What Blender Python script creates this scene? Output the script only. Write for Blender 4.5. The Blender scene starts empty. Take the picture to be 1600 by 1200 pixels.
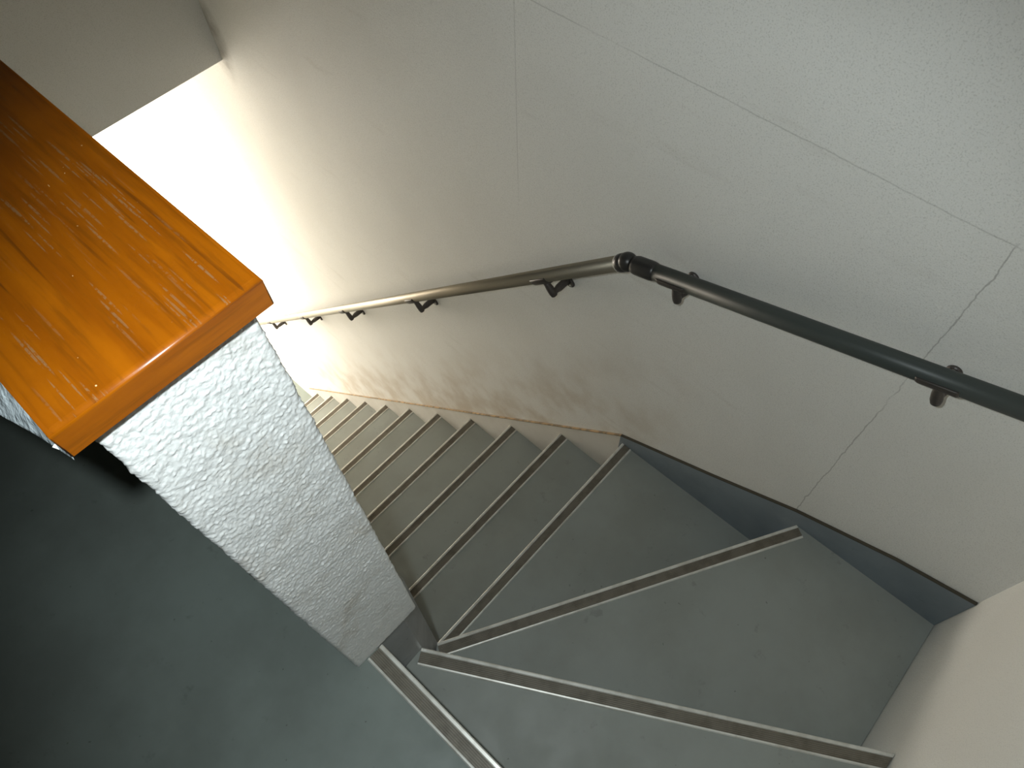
import bpy, bmesh, math, random
from mathutils import Vector, Matrix, noise
random.seed(7)
S = bpy.context.scene
COL = S.collection

# ------------------------------------------------------------------ measures (metres)
W = 0.76            # handrail wall plane (x)
NEAR = -0.7335      # wall behind the winders (y)
T = 0.1266          # parapet thickness
RISE, GO = 0.2268, 0.2225
Y4, Z4 = 0.0788, -0.6669
Z2, Z3 = -0.2476, -0.4466
LAST = 14
ZLOW = Z4 - (LAST - 3) * RISE      # lower floor
YL, ZL = 1.6828, -0.2010           # face and soffit of the upper floor's edge
YEND = 4.40
CEIL = 2.35
DY0, DY1, DZ1 = 2.42, 4.15, -.42    # glazed entrance at the foot of the stairs

# ------------------------------------------------------------------ helpers
def link(name, bm, mats, parent=None, smooth=False, loc=None):
    bmesh.ops.recalc_face_normals(bm, faces=bm.faces)
    me = bpy.data.meshes.new(name); bm.to_mesh(me); bm.free()
    if not isinstance(mats, (list, tuple)): mats = [mats]
    for m in mats: me.materials.append(m)
    if smooth:
        for p in me.polygons: p.use_smooth = True
    o = bpy.data.objects.new(name, me); COL.objects.link(o)
    if parent: o.parent = parent
    return o

def tag(o, label=None, cat=None, group=None, kind=None):
    if label: o['label'] = label
    if cat: o['category'] = cat
    if group: o['group'] = group
    if kind: o['kind'] = kind
    return o

def empty(name, loc):
    o = bpy.data.objects.new(name, None); COL.objects.link(o); o.location = loc
    o.empty_display_size = .1
    return o

def keep(o, root):
    """parent o under root (an unrotated Empty) while its mesh stays in place"""
    o.parent = root
    loc = Vector(root.location)
    o.data.transform(Matrix.Translation(-loc))
    return o

def box(bm, x0, x1, y0, y1, z0, z1, mi=0):
    v = [bm.verts.new((x, y, z)) for x in (x0, x1) for y in (y0, y1) for z in (z0, z1)]
    fs = [(0, 1, 3, 2), (4, 6, 7, 5), (0, 4, 5, 1), (2, 3, 7, 6), (0, 2, 6, 4), (1, 5, 7, 3)]
    for f in fs:
        bm.faces.new([v[i] for i in f]).material_index = mi

def prism(bm, poly, z0, z1, mi=0):
    a = [bm.verts.new((x, y, z0)) for x, y in poly]; b = [bm.verts.new((x, y, z1)) for x, y in poly]
    n = len(poly)
    bm.faces.new(a[::-1]).material_index = mi; bm.faces.new(b).material_index = mi
    for i in range(n):
        bm.faces.new((a[i], a[(i + 1) % n], b[(i + 1) % n], b[i])).material_index = mi

def plate_x(bm, poly, x0, x1):
    a = [bm.verts.new((x0, y, z)) for y, z in poly]; b = [bm.verts.new((x1, y, z)) for y, z in poly]
    n = len(poly)
    bm.faces.new(a[::-1]); bm.faces.new(b)
    for i in range(n): bm.faces.new((a[i], a[(i + 1) % n], b[(i + 1) % n], b[i]))

def frame_of(d):
    d = d.normalized(); up = Vector((0, 0, 1)) if abs(d.z) < .95 else Vector((0, 1, 0))
    s = d.cross(up).normalized(); return s, s.cross(d).normalized()

def tube(bm, pts, rad, seg=24, caps=True):
    pts = [Vector(p) for p in pts]
    if not isinstance(rad, (list, tuple)): rad = [rad] * len(pts)
    rings = []
    for i, p in enumerate(pts):
        d = pts[min(i + 1, len(pts) - 1)] - pts[max(i - 1, 0)]
        s, u = frame_of(d)
        rings.append([bm.verts.new(p + rad[i] * (math.cos(a) * s + math.sin(a) * u))
                      for a in [2 * math.pi * k / seg for k in range(seg)]])
    for a, b in zip(rings, rings[1:]):
        for k in range(seg):
            f = bm.faces.new((a[k], a[(k + 1) % seg], b[(k + 1) % seg], b[k])); f.smooth = True
    if caps:
        bm.faces.new(rings[0][::-1]); bm.faces.new(rings[-1])

def bevel_all(bm, w, seg=2):
    bmesh.ops.bevel(bm, geom=bm.edges[:], offset=w, segments=seg, affect='EDGES', profile=.6)

# ------------------------------------------------------------------ materials
def lin(r, g, b):
    f = lambda c: (c / 12.92 if c <= .04045 else ((c + .055) / 1.055) ** 2.4)
    return (f(r / 255), f(g / 255), f(b / 255), 1)

class Mat:
    def __init__(self, name, col, rough=.6, metal=0., spec=.5):
        self.m = bpy.data.materials.new(name); self.m.use_nodes = True
        self.t = self.m.node_tree; self.b = self.t.nodes['Principled BSDF']
        self.b.inputs['Base Color'].default_value = col
        self.b.inputs['Roughness'].default_value = rough
        self.b.inputs['Metallic'].default_value = metal
        self.b.inputs['Specular IOR Level'].default_value = spec
    def n(self, kind, **kw):
        x = self.t.nodes.new(kind)
        for k, v in kw.items():
            if k in x.inputs: x.inputs[k].default_value = v
            else: setattr(x, k, v)
        return x
    def l(self, a, b): self.t.links.new(a, b)
    def pos(self):
        if not hasattr(self, '_p'): self._p = self.n('ShaderNodeNewGeometry').outputs['Position']
        return self._p
    def noise(self, scale, detail=3, rough=.55, vec=None):
        x = self.n('ShaderNodeTexNoise'); x.inputs['Scale'].default_value = scale
        x.inputs['Detail'].default_value = detail; x.inputs['Roughness'].default_value = rough
        self.l(vec or self.pos(), x.inputs['Vector']); return x.outputs['Fac']
    def math(self, op, a, b=None, c=None):
        x = self.n('ShaderNodeMath', operation=op)
        for i, q in enumerate((a, b, c)):
            if q is None: continue
            if isinstance(q, (int, float)): x.inputs[i].default_value = q
            else: self.l(q, x.inputs[i])
        return x.outputs[0]
    def smooth(self, v, lo, hi, a=0., b=1.):
        x = self.n('ShaderNodeMapRange', interpolation_type='SMOOTHSTEP')
        for i, q in zip((1, 2, 3, 4), (lo, hi, a, b)): x.inputs[i].default_value = q
        self.l(v, x.inputs[0]); return x.outputs[0]
    def mix(self, fac, a, b, blend='MIX'):
        x = self.n('ShaderNodeMix', data_type='RGBA', blend_type=blend)
        for s, q in zip((0, 6, 7), (fac, a, b)):
            if isinstance(q, (int, float)): x.inputs[s].default_value = q
            elif isinstance(q, tuple): x.inputs[s].default_value = q
            else: self.l(q, x.inputs[s])
        return x.outputs[2]
    def scaled(self, sx, sy, sz):
        x = self.n('ShaderNodeMapping'); x.inputs['Scale'].default_value = (sx, sy, sz)
        self.l(self.pos(), x.inputs['Vector']); return x.outputs[0]
    def bump(self, h, strength, dist):
        x = self.n('ShaderNodeBump'); x.inputs['Strength'].default_value = strength
        x.inputs['Distance'].default_value = dist
        self.l(h, x.inputs['Height'])
        if hasattr(self, '_bump'): self.l(self._bump, x.inputs['Normal'])
        self._bump = x.outputs[0]; self.l(self._bump, self.b.inputs['Normal'])
    def color(self, c): self.l(c, self.b.inputs['Base Color'])
    def rough(self, r): self.l(r, self.b.inputs['Roughness'])

def wall_material(name, seams):
    m = Mat(name, lin(216, 213, 207), .75, 0, .3)
    sep = m.n('ShaderNodeSeparateXYZ'); m.l(m.pos(), sep.inputs[0])
    x, y, z = sep.outputs
    speck = m.noise(420, 2, .5); big = m.noise(3.5, 3, .5)
    c = m.mix(m.smooth(speck, .52, .70), lin(224, 223, 218), lin(206, 205, 199))
    c = m.mix(m.smooth(speck, .33, .22), c, lin(230, 228, 222))
    c = m.mix(m.smooth(big, .35, .7, 0, .35), c, lin(210, 208, 201))
    if seams:
        wob = m.noise(22, 3, .6)
        yw = m.math('ADD', y, m.math('MULTIPLY', m.math('SUBTRACT', wob, .5), .014))
        zw = m.math('ADD', z, m.math('MULTIPLY', m.math('SUBTRACT', wob, .5), .006))
        patch = m.smooth(m.noise(5, 2), .35, .55, .25, 1)
        def line(v, at, half):
            d = m.math('ABSOLUTE', m.math('SUBTRACT', v, at))
            return m.smooth(d, half * 1.6, half * .4)
        def gate(v, lo, hi):
            return m.math('MULTIPLY', m.smooth(v, lo - .01, lo + .01), m.smooth(v, hi + .01, hi - .01))
        hor = m.math('MULTIPLY', line(zw, .487, .0011), gate(y, -.378, .446))
        hor = m.math('MULTIPLY', hor, .62)
        v1 = m.math('MULTIPLY', line(yw, -.3735, .0010), gate(z, -.395, .490))
        v2 = m.math('MULTIPLY', m.math('MULTIPLY', line(y, .464, .0011), gate(z, .0, .60)), .45)
        seam = m.math('MULTIPLY', m.math('MAXIMUM', m.math('MAXIMUM', hor, v1), v2), patch)
        c = m.mix(m.math('MULTIPLY', seam, .42), c, lin(88, 84, 76))
        # long faint scuffs rubbed along the flight
        along = m.n('ShaderNodeMapping'); along.inputs['Rotation'].default_value = (math.radians(45.4), 0, 0)
        along.inputs['Scale'].default_value = (1, 1.6, 9)
        m.l(m.pos(), along.inputs['Vector'])
        scuff = m.smooth(m.noise(2.3, 4, .6, along.outputs[0]), .60, .78, 0, .14)
        c = m.mix(scuff, c, lin(150, 138, 122))
        # grime rubbed into the foot of the wall above the stringer
        foot = m.math('ADD', z, m.math('MULTIPLY', y, 1.02))       # height along the flight
        g = m.math('MULTIPLY', m.smooth(foot, .02, -.50), m.smooth(m.noise(7, 4, .6), .38, .68, .15, .55))
        g = m.math('MULTIPLY', g, m.smooth(y, -.2, .25))
        c = m.mix(g, c, lin(168, 146, 116))
        # darker blotchy patch in the corner below the upper floor's edge
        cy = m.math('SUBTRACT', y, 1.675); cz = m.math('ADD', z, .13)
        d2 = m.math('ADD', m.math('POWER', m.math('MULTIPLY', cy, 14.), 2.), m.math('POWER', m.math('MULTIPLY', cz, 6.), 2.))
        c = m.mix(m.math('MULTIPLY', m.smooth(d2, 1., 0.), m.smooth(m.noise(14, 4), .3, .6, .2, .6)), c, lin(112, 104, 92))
    m.color(c)
    m.bump(m.noise(360, 2, .55), .8, .0013)
    m.bump(m.noise(130, 2, .5), .3, .0013)
    return m.m

M = {}
M['wall'] = wall_material('textured_wallpaper_seamed', True)
M['wall_plain'] = wall_material('textured_wallpaper', False)

m = Mat('rough_white_stucco', lin(232, 233, 231), .8, 0, .25)
sep = m.n('ShaderNodeSeparateXYZ'); m.l(m.pos(), sep.inputs[0])
st = m.smooth(m.noise(9, 5, .65), .50, .68, 0, .55)
c = m.mix(st, lin(233, 234, 232), lin(186, 177, 162))
edge = m.math('MULTIPLY', m.smooth(m.noise(34, 4, .6), .60, .74), m.smooth(m.math('ABSOLUTE', m.math('ADD', sep.outputs[0], .063)), .052, .066))
c = m.mix(m.math('MULTIPLY', edge, .7), c, lin(142, 120, 88))
m.color(c); m.bump(m.noise(420, 2, .5), .5, .0008)
M['stucco'] = m.m

def painted(name, base, light, dark, rough=.42):
    m = Mat(name, base, rough, 0, .45)
    c = m.mix(m.smooth(m.noise(5, 5, .6), .35, .7, 0, .6), light, dark)
    c = m.mix(m.smooth(m.noise(26, 4, .65), .62, .76, 0, .35), c, tuple(q * .55 for q in dark[:3]) + (1,))
    c = m.mix(m.smooth(m.noise(85, 2, .5), .735, .765, 0, .55), c, tuple(q * .4 for q in dark[:3]) + (1,))
    m.color(c); m.rough(m.smooth(m.noise(12, 4), .3, .7, rough - .06, rough + .12))
    m.bump(m.noise(120, 2), .08, .001)
    return m.m
M['tread'] = painted('grey_green_step_sheet', lin(147, 151, 145), lin(151, 155, 149), lin(135, 137, 130), .5)
M['floor'] = painted('grey_green_floor_sheet', lin(124, 132, 127), lin(129, 138, 132), lin(108, 114, 108), .5)
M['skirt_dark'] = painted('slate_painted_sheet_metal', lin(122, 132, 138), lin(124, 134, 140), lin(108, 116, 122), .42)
M['skirt_pale'] = painted('pale_sheet_metal', lin(196, 192, 184), lin(200, 196, 188), lin(182, 176, 165), .45)
M['newel'] = painted('dull_grey_sheet_metal', lin(168, 170, 170), lin(172, 174, 174), lin(140, 141, 141), .36)
m = Mat('dirty_caulk_line', lin(92, 78, 58), .8)
m.color(m.mix(m.smooth(m.noise(40, 4), .35, .65), lin(112, 98, 76), lin(166, 138, 100))); M['caulk'] = m.m
m = Mat('brushed_aluminium', lin(220, 218, 210), .36, .2)
m.color(m.mix(m.smooth(m.noise(30, 4), .4, .7, 0, .5), lin(224, 222, 214), lin(170, 163, 150))); M['alu'] = m.m
m = Mat('ribbed_brown_grey_insert', lin(118, 111, 98), .5, .1)
m.color(m.mix(m.smooth(m.noise(40, 4), .4, .7, 0, .6), lin(122, 115, 102), lin(92, 84, 70))); M['insert'] = m.m
M['rail_dark'] = Mat('charcoal_rail_unlit', lin(64, 69, 66), .42, .0, .3).m  # darker copy of the same rail metal, without the window sheen
m = Mat('charcoal_rail_lit', lin(150, 142, 126), .42, .8)  # same rail metal, window sheen put into a lighter, warmer colour
m.bump(m.noise(300, 1), .05, .0006); M['rail'] = m.m
m = Mat('black_cast_metal', lin(62, 60, 58), .36, .45); M['joint'] = m.m
m = Mat('dark_brown_bracket', lin(72, 66, 62), .45, .3); M['bracket'] = m.m
M['screw'] = Mat('screw_steel', lin(170, 168, 160), .3, .9).m

# varnished wood, grain along Y
def wood(name, end):
    m = Mat(name, lin(160, 84, 6), .30, 0, .45)
    b = m.b; b.inputs['Coat Weight'].default_value = .35; b.inputs['Coat Roughness'].default_value = .16
    def along(k, rz=5.):
        x = m.n('ShaderNodeMapping')
        x.inputs['Rotation'].default_value = (0, 0, math.radians(rz))
        x.inputs['Scale'].default_value = (1, k, 1) if not end else (k, 1, 1)
        m.l(m.pos(), x.inputs['Vector']); return x.outputs[0]
    fine = m.noise(230, 3, .6, along(.06)); broad = m.noise(60, 4, .6, along(.10)); mottle = m.noise(26, 4, .6, along(.5))
    c = m.mix(m.smooth(broad, .3, .7), lin(154, 84, 4), lin(132, 68, 3))
    c = m.mix(m.smooth(mottle, .38, .7, 0, .45), c, lin(126, 64, 2))
    c = m.mix(m.smooth(fine, .50, .72, 0, .40), c, lin(96, 52, 6))
    if not end:
        # open pores: long thin greyish dashes following the grain, in loose bands
        def pores(scale, k, r, off):
            x = m.n('ShaderNodeMapping'); x.inputs['Location'].default_value = off
            x.inputs['Rotation'].default_value = (0, 0, math.radians(4)); x.inputs['Scale'].default_value = (scale, scale * k, 0)
            m.l(m.pos(), x.inputs['Vector'])
            w = m.n('ShaderNodeTexVoronoi'); w.voronoi_dimensions = '2D'; w.inputs['Scale'].default_value = 1
            m.l(x.outputs[0], w.inputs['Vector'])
            return m.smooth(w.outputs['Distance'], r, r * .6)
        band = m.smooth(m.noise(26, 1, .5, along(.06)), .50, .62)
        ragged = m.smooth(m.noise(300, 2, .6), .36, .52)
        p = m.math('MAXIMUM', pores(170, .045, .17, (0, 0, 0)), pores(240, .035, .15, (3.3, 7.1, 0)))
        c = m.mix(m.math('MULTIPLY', m.math('MULTIPLY', p, ragged), m.math('MULTIPLY', band, .5)), c, lin(134, 112, 82))
        dark = m.smooth(m.noise(190, 0, .4, along(.03)), .66, .70, 0, .6)
        c = m.mix(m.math('MULTIPLY', dark, m.smooth(broad, .4, .6)), c, lin(84, 44, 8))
        nick = m.smooth(m.noise(520, 0, .5, along(.6)), .885, .895)
        c = m.mix(nick, c, lin(220, 186, 136))
    m.color(c); m.bump(fine, .08, .0005)
    return m.m
M['wood'] = wood('varnished_orange_oak', False)
M['wood_end'] = wood('varnished_orange_oak_end', True)
m = Mat('crinkled_grey_plastic', lin(206, 216, 220), .34, 0, .5)
m.bump(m.noise(70, 3, .6, m.scaled(1.0, 1.6, 1)), .9, .004); M['plastic'] = m.m
M['tape'] = Mat('white_tape', lin(232, 232, 228), .35).m
M['ceiling'] = Mat('white_ceiling', lin(205, 204, 198), .8).m
M['frame'] = Mat('pale_aluminium_frame', lin(180, 178, 170), .4, .6).m

# ------------------------------------------------------------------ setting
def struct(name, bm, mat, label=None):
    o = link(name, bm, mat); o['kind'] = 'structure'
    if label: o['label'] = label
    return o

bm = bmesh.new(); box(bm, W, W + .10, NEAR - .10, YEND, ZLOW - .05, CEIL)
struct('wall_right', bm, M['wall'])
bm = bmesh.new(); box(bm, -1.75, W, NEAR - .10, NEAR, ZLOW - .05, CEIL)
struct('wall_near', bm, M['wall_plain'])
bm = bmesh.new(); box(bm, -1.75, -1.65, NEAR, 3.0, -.25, CEIL)
struct('wall_left', bm, M['wall_plain'])
# upper floor's edge and the wall that stands on it, above the lower half of the flight
bm = bmesh.new(); box(bm, .0005, W, YL, YL + .12, ZL, CEIL)
struct('wall_far', bm, M['wall_plain'])
bm = bmesh.new(); box(bm, -1.65, -.05, 2.9, 3.0, 0, CEIL)
struct('wall_corridor', bm, M['wall_plain'])
bm = bmesh.new(); box(bm, 0, W, YL + .12, YEND, ZL, ZL + .2)
struct('ceiling_lower', bm, M['ceiling'])
bm = bmesh.new(); box(bm, -1.75, W + .1, NEAR - .1, 3.0, CEIL, CEIL + .08)
struct('ceiling', bm, M['ceiling'])
# landing floor, wrapping the parapet
bm = bmesh.new()
prism(bm, [(-1.65, NEAR), (-.0835, NEAR), (-.0835, .004), (-T + .004, .004), (-T + .004, 3.0), (-1.65, 3.0)], -.20, 0)
struct('floor', bm, M['floor'])
bm = bmesh.new(); box(bm, -.6, W + .1, Y4 + (LAST - 4) * GO - .4, YEND + .1, ZLOW - .1, ZLOW)
struct('floor_lower', bm, M['floor'])
# closed end of the lower hall
ex0, ex1, ez0, ez1 = .04, .72, ZLOW + .05, -2.05
bm = bmesh.new()
box(bm, -.3, ex0, YEND, YEND + .1, ZLOW, ZL + .2); box(bm, ex1, W, YEND, YEND + .1, ZLOW, ZL + .2)
box(bm, ex0, ex1, YEND, YEND + .1, ez1, ZL + .2); box(bm, ex0, ex1, YEND, YEND + .1, ZLOW, ez0)
struct('wall_end', bm, M['wall_plain'])
bm = bmesh.new()
for a in ((ex0, ex0 + .03, ez0, ez1), (ex1 - .03, ex1, ez0, ez1), (ex0 + .03, ex1 - .03, ez1 - .03, ez1), (ex0 + .03, ex1 - .03, ez0, ez0 + .03)):
    box(bm, a[0], a[1], YEND + .03, YEND + .06, a[2], a[3])
struct('added_window', bm, M['frame'])  # unseen window, added for low light on the near wall
# glazed entrance in the wall under the parapet, at the foot of the stairs
bm = bmesh.new()
for a in ((DY0, DY0 + .04, ZLOW, DZ1), (DY1 - .04, DY1, ZLOW, DZ1), (DY0 + .04, DY1 - .04, DZ1 - .04, DZ1), (DY0 + .04, DY1 - .04, ZLOW, ZLOW + .07)):
    box(bm, -.085, -.045, a[0], a[1], a[2], a[3])
struct('door_1', bm, M['frame'])

# ------------------------------------------------------------------ parapet (half-height stucco wall between landing and flight)
bm = bmesh.new()
def parapet_end():
    # path around the free end, corner radius 6 mm
    r = .005; x0, x1 = -T + .0015, .0005
    path = []
    L = .20
    for i in range(34): path.append((x0, L - (L - r) * i / 33, (-1, 0)))
    for k in range(1, 5):
        a = math.pi + k / 5 * math.pi / 2
        path.append((x0 + r + r * math.cos(a), r + r * math.sin(a), (math.cos(a), math.sin(a))))
    n = 120
    for i in range(n + 1): path.append((x0 + r + (x1 - x0 - 2 * r) * i / n, 0, (0, -1)))
    for k in range(1, 5):
        a = 1.5 * math.pi + k / 5 * math.pi / 2
        path.append((x1 - r + r * math.cos(a), r + r * math.sin(a), (math.cos(a), math.sin(a))))
    for i in range(34): path.append((x1, r + (L - r) * i / 33, (1, 0)))
    nz = 600; ztop = .8045
    rows = []
    for j in range(nz + 1):
        z = ztop * j / nz; row = []
        for (x, y, nn) in path:
            p = Vector((x, y, z))
            q = Vector((p.x * 1.0, p.y, p.z * .8))
            d = noise.noise(q * 190) * .0007 + noise.noise(q * 420) * .0006 + noise.noise(q * 40) * .0010
            d += max(0, noise.noise(q * 300 + Vector((7, 3, 1))) - .1) * .0017
            d *= .60 + .40 * min(1, max(0, (z - .02) / .45))       # flatter finish low down
            if y > .15: d *= (L - y) / .05
            row.append(bm.verts.new((x + nn[0] * d, y + nn[1] * d, z)))
        rows.append(row)
    for a, b in zip(rows, rows[1:]):
        for i in range(len(path) - 1):
            f = bm.faces.new((a[i], a[i + 1], b[i + 1], b[i])); f.smooth = True
    bm.faces.new(rows[-1]); bm.faces.new(rows[0][::-1])
parapet_end()
box(bm, -T + .0015, .0005, .20, YL + .12, 0, .8045)
box(bm, -T + .0015, .0003, .076, DY0, ZLOW, -.0002)
box(bm, -T + .0015, .0003, DY0, YEND, DZ1, -.0002)
box(bm, -T + .0015, .0003, DY1, YEND, ZLOW, DZ1)
box(bm, -T + .0015, .0005, YL + .12, 3.0, 0, CEIL)
o = struct('wall_parapet', bm, M['stucco'])

# ------------------------------------------------------------------ wooden cap
def make_cap():
    root = empty('wooden_cap', (-.063, .8, .805))
    tag(root, 'varnished orange wooden cap board with worn grain on top of the white stucco half wall', 'cap board')
    x0, x1, y0, y1, z0, z1 = -.1392, .0112, -.0115, YL - .002, .8052, .832
    bm = bmesh.new()
    poly = [(x0, y0), (x1, y0), (x1, y1), (x0, y1)]
    prism(bm, poly, z0, z1)
    tops = [e for e in bm.edges if all(abs(v.co.z - z1) < 1e-6 for v in e.verts)]
    bmesh.ops.bevel(bm, geom=tops, offset=.0042, segments=6, affect='EDGES', profile=.5)
    verts = [e for e in bm.edges if abs(e.verts[0].co.z - e.verts[1].co.z) > .015 and e.verts[0].co.y < .02]
    bmesh.ops.bevel(bm, geom=verts, offset=.0012, segments=3, affect='EDGES', profile=.5)
    bmesh.ops.recalc_face_normals(bm, faces=bm.faces)
    for f in bm.faces:
        f.material_index = 1 if f.normal.y < -.8 else 0
        if f.calc_area() < 2e-3 and abs(f.normal.z) < .99: f.smooth = True
    keep(link('cap_board', bm, [M['wood'], M['wood_end']]), root)
make_cap()

# ------------------------------------------------------------------ crinkled plastic tucked under the cap
def make_sheet():
    root = empty('plastic_sheet', (-.14, .2, .78))
    tag(root, 'crinkled grey plastic sheet sticking out from under the left edge of the wooden cap', 'plastic sheet')
    bm = bmesh.new()
    inner = [(-.1305, .0, .8049), (-.1315, .7, .8049)]
    outer = [(-.1405, -.004, .793), (-.1500, .048, .7705), (-.1591, .0827, .770), (-.1822, .1762, .768), (-.21, .32, .765), (-.215, .6, .765), (-.20, .7, .77)]
    def polyl(P, t):
        P = [Vector(p) for p in P]; ds = [0]
        for a, b in zip(P, P[1:]): ds.append(ds[-1] + (b - a).length)
        s = t * ds[-1]
        for i in range(len(P) - 1):
            if s <= ds[i + 1] + 1e-9:
                return P[i].lerp(P[i + 1], (s - ds[i]) / (ds[i + 1] - ds[i]))
        return P[-1]
    n, k = 150, 20; rows = []
    for i in range(n + 1):
        t = (i / n) ** 1.25
        a, b = polyl(inner, t), polyl(outer, t); row = []
        for j in range(k + 1):
            s = j / k; p = a.lerp(b, s); p.z += .006 * math.sin(s * math.pi)
            q = Vector((p.x * 120, p.y * 70 + p.x * 90, 0))
            w = min(1, s * 3)
            p.z += w * (.0030 * noise.noise(q) + .0016 * noise.noise(q * 2.1))
            row.append(bm.verts.new(p))
        rows.append(row)
    for a, b in zip(rows, rows[1:]):
        for j in range(k): bm.faces.new((a[j], a[j + 1], b[j + 1], b[j])).smooth = True
    geom = bmesh.ops.extrude_face_region(bm, geom=bm.faces[:])
    bmesh.ops.translate(bm, vec=(0, 0, -.0007), verts=[g for g in geom['geom'] if isinstance(g, bmesh.types.BMVert)])
    keep(link('sheet', bm, M['plastic']), root)
    bm = bmesh.new(); prism(bm, [(-.1405, .082), (-.1462, .0905), (-.1492, .135), (-.1405, .135)], .7815, .7822)
    tag(keep(link('tape', bm, M['tape']), root), 'white tape strip')
    bm = bmesh.new(); prism(bm, [(-.1422, .0118), (-.1462, .0215), (-.1440, .0225), (-.1405, .0125)], .7842, .7849)
    tag(keep(link('tape', bm, M['tape']), root), 'torn white tape corner')
make_sheet()

# ------------------------------------------------------------------ staircase
stair = empty('staircase', (.38, .1, ZLOW))
tag(stair, 'grey winding staircase descending beside the white wall, steps edged with ribbed metal nosing strips', 'staircase')
def part(name, bm, mat, label=None, smooth=False):
    o = keep(link(name, bm, mat, smooth=smooth), stair)
    if label: o['label'] = label
    return o

XI = .0180                              # stair face of the inner stringer
XO = W - .006                           # face of the wall stringer
def tread_at(poly, z): 
    bm = bmesh.new(); prism(bm, poly, z - .028, z); part('tread', bm, M['tread'])
def riser(a, b, z0, z1, t=.008):
    a, b = Vector(a), Vector(b); d = (b - a).normalized(); n = Vector((-d.y, d.x))
    if n.y < 0 and abs(n.y) > .3 or n.x < -.5: n = -n
    # riser stands just behind the lip, on the uphill side
    a1, b1 = a - n * .012, b - n * .012; a2, b2 = a1 - n * t, b1 - n * t
    bm = bmesh.new(); prism(bm, [(a1.x, a1.y), (b1.x, b1.y), (b2.x, b2.y), (a2.x, a2.y)], z0, z1)
    part('riser', bm, M['skirt_dark'])

def nosing(a, b, z, label=None, cut=None):
    """metal strip along a -> b with its lip on that line; the strip runs back to the uphill side (left of a->b is downhill)"""
    a, b = Vector(a), Vector(b); d = (b - a).normalized()
    back = Vector((d.y, -d.x))
    if back.y > .01 or (abs(back.y) <= .01 and back.x > 0): back = -back
    def sweep(prof, name, mat):
        bm = bmesh.new(); rings = []
        for p in (a, b):
            ring = []
            for u, h in prof:
                q = p + back * u
                if cut is not None and p is b: q = q + d * ((cut - q.y) / d.y)
                ring.append(bm.verts.new((q.x, q.y, z + h)))
            rings.append(ring)
        n = len(prof)
        for i in range(n): bm.faces.new((rings[0][i], rings[0][(i + 1) % n], rings[1][(i + 1) % n], rings[1][i]))
        bm.faces.new(rings[0][::-1]); bm.faces.new(rings[1])
        return part(name, bm, mat)
    o = sweep([(0, -.013), (0, .0012), (.0007, .0024), (.0018, .0030), (.0062, .0030), (.0068, .0024), (.0069, .0006),
               (.0269, .0006), (.0270, .0024), (.0276, .0027), (.0300, .0024), (.0318, .0004), (.0318, -.0001), (.0022, -.0001), (.0022, -.013)],
              'nosing_strip', M['alu'])
    prof = [(.0071, .0007)]
    for i in range(6):
        u = .0073 + i * .00325
        prof += [(u, .0021), (u + .0018, .0021), (u + .0023, .0012), (u + .0030, .0012)]
    prof.append((.0268, .0007))
    k = sweep(prof, 'ribbed_insert', M['insert'])
    k.parent = o; k.data.transform(Matrix.Identity(4))
    if label: o['label'] = label
    return o

# steps: (lip a, lip b, level)
N1 = ((-.0755, -.002), (-.0755, NEAR + .001))
N2 = ((-.0258, .0064), (.4030, NEAR))
N3 = ((.0125, .0362), (XO, -.3958))
N4 = ((XI + .010, .0850), (XO, .0820))
nosing(*N1, 0.0, 'bright metal nosing strip at the landing edge')
nosing(*N2, Z2, cut=NEAR + .001)
nosing(*N3, Z3)
nosing(*N4, Z4)
tread_at([(-.0905, .004), (-.0258, .0064), (.4015, NEAR + .001), (-.0905, NEAR + .001)], Z2 - .0001)
tread_at([(-.055, -.010), (-.0258, .004), (.0125, .0352), (XO, -.3968), (XO, NEAR + .001), (.365, NEAR + .001)], Z3 - .0001)
tread_at([(.0, .020), (.0125, .0352), (XI, .0840), (XO, .0810), (XO, -.425)], Z4 - .0001)
riser(N1[0], N1[1], Z2, -.0135); 
riser(N2[0], (.392, NEAR + .02), Z3, Z2 - .0135); riser(N3[0], (XO - .01, N3[1][1]), Z4, Z3 - .0135)
prev = .082
for k in range(5, LAST + 1):
    y = Y4 + (k - 4) * GO; z = Z4 - (k - 4) * RISE
    tread_at([(XI, prev - .02), (XO, prev - .02), (XO, y - .001), (XI, y - .001)], z - .0001)
    riser((XI, prev), (XO, prev), z, z + RISE - .0135)
    nosing((XI, y), (XO, y), z)
    prev = y
riser((XI, prev), (XO, prev), ZLOW, ZLOW + RISE - .0135)

# wall stringer, pale along the straight flight and slate round the winders
def skirt_top(y): return -.634 - 1.0195 * (y - .092)
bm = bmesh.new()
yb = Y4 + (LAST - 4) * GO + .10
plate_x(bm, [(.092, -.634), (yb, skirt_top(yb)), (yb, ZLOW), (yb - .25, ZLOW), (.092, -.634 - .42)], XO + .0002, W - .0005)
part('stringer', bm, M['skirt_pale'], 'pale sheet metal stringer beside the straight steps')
top = [(.092, -.634), (.0, -.5885), (-.1722, -.5035), (-.3750, -.3960), (-.5819, -.3140), (NEAR + .001, -.2755)]
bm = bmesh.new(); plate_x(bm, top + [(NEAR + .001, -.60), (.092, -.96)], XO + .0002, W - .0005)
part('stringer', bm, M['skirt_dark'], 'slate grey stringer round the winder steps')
bm = bmesh.new()
plate_x(bm, [(.092, -.634), (yb, skirt_top(yb)), (yb, skirt_top(yb) + .0045), (.092, -.6295)], XO - .001, W - .0005)
part('caulk_line', bm, M['caulk'], 'dirty orange brown caulk line')
bm = bmesh.new()
plate_x(bm, top + [(y, z + .0045) for y, z in top[::-1]], XO - .0005, W - .0005)
m_ = Mat('dark_caulk', lin(70, 64, 52), .8).m
part('caulk_line', bm, m_)
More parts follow.
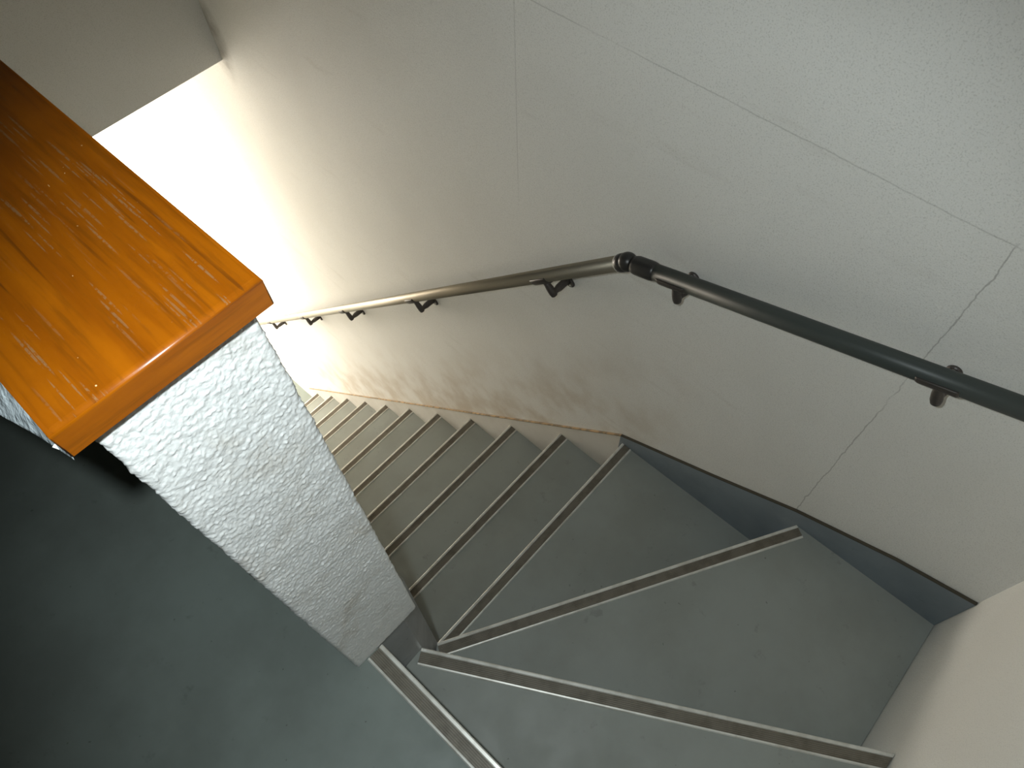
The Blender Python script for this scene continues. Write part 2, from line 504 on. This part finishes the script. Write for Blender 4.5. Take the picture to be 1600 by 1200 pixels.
# sheet metal foot that carries the free end of the stucco wall
bm = bmesh.new()
front = [(-T + .001, .006), (-.0258, .006)]
n = 6
bend = [(-.0258 + (.0176 + .0258) * i / n, .006 + .044 * (i / n) ** 1.12) for i in range(1, n + 1)]
prism(bm, front + bend + [(XI - .0004, .0755), (-T + .001, .0755)], ZLOW, -.0006)
part('stringer_foot', bm, M['newel'], 'dull grey sheet metal foot below the stucco end')
bm = bmesh.new()
pl = [(.075, -.30)]
plate_x(bm, [(.0755, -.22), (yb, -.22 - 1.0195 * (yb - .0755)), (yb, ZLOW), (.0755, ZLOW)], .0006, XI - .0006)
part('stringer', bm, M['newel'], 'inner stringer along the half wall')

# ------------------------------------------------------------------ handrail
OFF = .055; XR = W - OFF
def r1(y): return Vector((XR, y, -1.0086 * y + .2501))
def r2(y): return Vector((XR, y, -.3087 * y + .1559))
yj = (.2501 - .1559) / (1.0086 - .3087)
J = r1(yj)                                                  # elbow centre
rail = empty('handrail', J)
tag(rail, 'dark metal handrail with a bend, held by seven small brackets on the white wall', 'handrail')
d1 = (r1(2) - r1(1)).normalized(); d2 = (r2(-1) - r2(0)).normalized()
def hpart(name, bm, mat, label=None):
    o = keep(link(name, bm, mat), rail)
    if label: o['label'] = label
    return o
RR = .0158
bm = bmesh.new(); tube(bm, [J + d1 * .020, r1(1.0), r1(2.55)], RR, 40)
hpart('rail', bm, M['rail'], 'long charcoal rail, window sheen put into its colour, sloping down along the steps')
bm = bmesh.new(); tube(bm, [J + d2 * .064, r2(-.3), r2(-.655)], RR + .0006, 40)
hpart('rail', bm, M['rail_dark'], 'charcoal rail above the winder steps')
bm = bmesh.new()
bmesh.ops.create_uvsphere(bm, u_segments=32, v_segments=20, radius=.0192)
bmesh.ops.translate(bm, vec=J, verts=bm.verts[:])
for f in bm.faces: f.smooth = True
tube(bm, [J + d1 * .004, J + d1 * .021, J + d1 * .0225], [.0186, .0182, .0172], 36)
tube(bm, [J + d2 * .012, J + d2 * .020, J + d2 * .024, J + d2 * .056, J + d2 * .062, J + d2 * .068], [.0150, .0178, .0186, .0186, .0176, .0160], 36)
el = hpart('elbow_joint', bm, M['joint'])
bm = bmesh.new(); tube(bm, [J + d1 * .0222, J + d1 * .0250], [.0176, .0170], 36)
c_ = keep(link('collar', bm, M['alu']), rail); c_.parent = el; c_['label'] = 'thin bright metal collar'

def bracket_at(p, d, first=[None]):
    """bracket whose saddle holds the rail centre p; d = rail direction (downhill). Wall face at x = W."""
    s = .0
    # arm: from rail underside down and across, then level into the wall
    base = Vector((XR, p.y, p.z))
    down = Vector((0, 0, -1))
    # normal below the rail within the wall plane
    under = (down - d * down.dot(d)).normalized()
    X = Vector((1, 0, 0))
    elbow = base + under * (RR + .0315)
    fl = Vector((W - .004, elbow.y, elbow.z))
    bm = bmesh.new()
    tube(bm, [base + under * (RR + .001), base + under * (RR + .008), base + under * (RR + .018), base + under * (RR + .031), base + under * (RR + .0385), base + under * (RR + .0405)],
         [.0074, .0076, .0088, .0090, .0076, .0050], 20)
    tube(bm, [elbow - X * .004, elbow + X * .008, elbow + X * .013, elbow + X * .020, elbow + X * .036, fl], [.0070, .0068, .0072, .0092, .0094, .0104], 20)
    br = hpart('bracket', bm, M['bracket'])
    # saddle: a curved plate hugging the underside of the rail
    bm = bmesh.new()
    side = Vector((1, 0, 0)); L = .030; seg = 18
    rings = []
    for t, rin in ((-L, .0), (-L + .004, .0), (L - .004, .0), (L, .0)):
        rr_o = RR + (.0016 if abs(t) > L - .001 else .0030); rr_i = RR + .0003
        outer, inner = [], []
        for k in range(seg + 1):
            a = math.radians(-100 + 200 * k / seg)
            v = under * math.cos(a) + side * math.sin(a)
            outer.append(bm.verts.new(base + d * t + v * rr_o)); inner.append(bm.verts.new(base + d * t + v * rr_i))
        rings.append(outer + inner[::-1])
    for a, b in zip(rings, rings[1:]):
        n = len(a)
        for k in range(n):
            f = bm.faces.new((a[k], a[(k + 1) % n], b[(k + 1) % n], b[k])); f.smooth = k < seg
    bm.faces.new(rings[0][::-1]); bm.faces.new(rings[-1])
    q = keep(link('saddle', bm, M['bracket']), rail); q.parent = br
    # flange: upright rounded plate on the wall
    bm = bmesh.new()
    hw, hh, n = .0120, .0225, 10
    ring = []
    for cz, a0_ in ((hh - hw, 0), (-(hh - hw), math.pi)):
        for k in range(n + 1):
            a = a0_ + math.pi * k / n
            ring.append((hw * math.cos(a), cz + hw * math.sin(a)))
    lv = []
    for x, sc in ((W - .0003, 1), (W - .0035, 1), (W - .0055, .86)):
        lv.append([bm.verts.new(Vector((x, fl.y, fl.z)) + d * (u * sc) - under * (w * (1 - (1 - sc) * .5))) for u, w in ring])
    for a, b in zip(lv, lv[1:]):
        for k in range(len(a)): bm.faces.new((a[k], a[(k + 1) % len(a)], b[(k + 1) % len(a)], b[k]))
    bm.faces.new(lv[0][::-1]); bm.faces.new(lv[-1])
    q = keep(link('flange', bm, M['bracket']), rail); q.parent = br
    for sg in (-1, 1):
        c = Vector((W - .0055, fl.y, fl.z)) + under * (sg * .0160)
        bm = bmesh.new(); tube(bm, [c, c + Vector((-.0012, 0, 0)), c + Vector((-.002, 0, 0))], [.0035, .0032, .0015], 12)
        q = keep(link('screw', bm, M['screw']), rail); q.parent = br
for y in (.346, .875, 1.369, 1.798, 2.293): bracket_at(r1(y), d1)
for y in (.032, -.406): bracket_at(r2(y), -d2)

# ------------------------------------------------------------------ camera
CAM = Vector((-.09415302, -.3323704, 1.19087614))
R_ = Vector((.67284787, -.73938991, -.0240478)); U_ = Vector((.64403442, .56946023, .51081769)); F_ = Vector((.36399918, .35919021, -.85935266))
cam = bpy.data.cameras.new('camera'); co = bpy.data.objects.new('camera', cam); COL.objects.link(co)
mt = Matrix.Identity(4)
for i in range(3): mt[i][0], mt[i][1], mt[i][2], mt[i][3] = R_[i], U_[i], -F_[i], CAM[i]
co.matrix_world = mt
cam.sensor_fit = 'HORIZONTAL'; cam.sensor_width = 36; cam.lens = 1144.7455 / 1600 * 36
cam.clip_start = .02; cam.clip_end = 50
S.camera = co

# ------------------------------------------------------------------ light
def area(name, loc, aim, sx, sy, power, col):
    l = bpy.data.lights.new(name, 'AREA'); l.shape = 'RECTANGLE'; l.size, l.size_y = sx, sy
    l.energy = power; l.color = col
    o = bpy.data.objects.new(name, l); COL.objects.link(o); o.location = loc
    o.rotation_euler = (Vector(aim) - Vector(loc)).to_track_quat('-Z', 'Y').to_euler()
    return o
# daylight through the glazed door at the foot of the stairs
zc = (ZLOW + DZ1) / 2; yc = (DY0 + DY1) / 2
d = area('door_daylight', (-.10, yc, zc), (W, yc, zc), DY1 - DY0 - .1, DZ1 - ZLOW - .12, 80, (1, .81, .57))
d.rotation_euler = Matrix(((0, 0, -1), (-1, 0, 0), (0, 1, 0))).to_euler()
e = area('added_low_fill', ((ex0 + ex1) / 2, YEND + .08, (ez0 + ez1) / 2), ((ex0 + ex1) / 2, 0, (ez0 + ez1) / 2 + .4), ex1 - ex0, ez1 - ez0, 54, (1, .90, .76))  # added low fill that warms and brightens the near wall
# the camera's own flash, beside the lens
fl = bpy.data.lights.new('flash', 'SPOT'); fl.energy = 20.5; fl.color = (.88, .98, 1.0)
fl.spot_size = 2 * math.acos(.66); fl.spot_blend = .65; fl.shadow_soft_size = .010
fo = bpy.data.objects.new('flash', fl); COL.objects.link(fo)
fo.location = (-.109, -.264, 1.20)
aim = F_ + (950 - 800) / 1144.7 * R_ - (720 - 600) / 1144.7 * U_
fo.rotation_euler = aim.to_track_quat('-Z', 'Y').to_euler()

w = bpy.data.worlds.new('world'); S.world = w; w.use_nodes = True
w.node_tree.nodes['Background'].inputs[0].default_value = (.8, .9, 1, 1)
w.node_tree.nodes['Background'].inputs[1].default_value = 3

S.view_settings.view_transform = 'Standard'; S.view_settings.look = 'None'
S.view_settings.gamma = 1; S.view_settings.use_curve_mapping = False
S.view_settings.exposure = .12
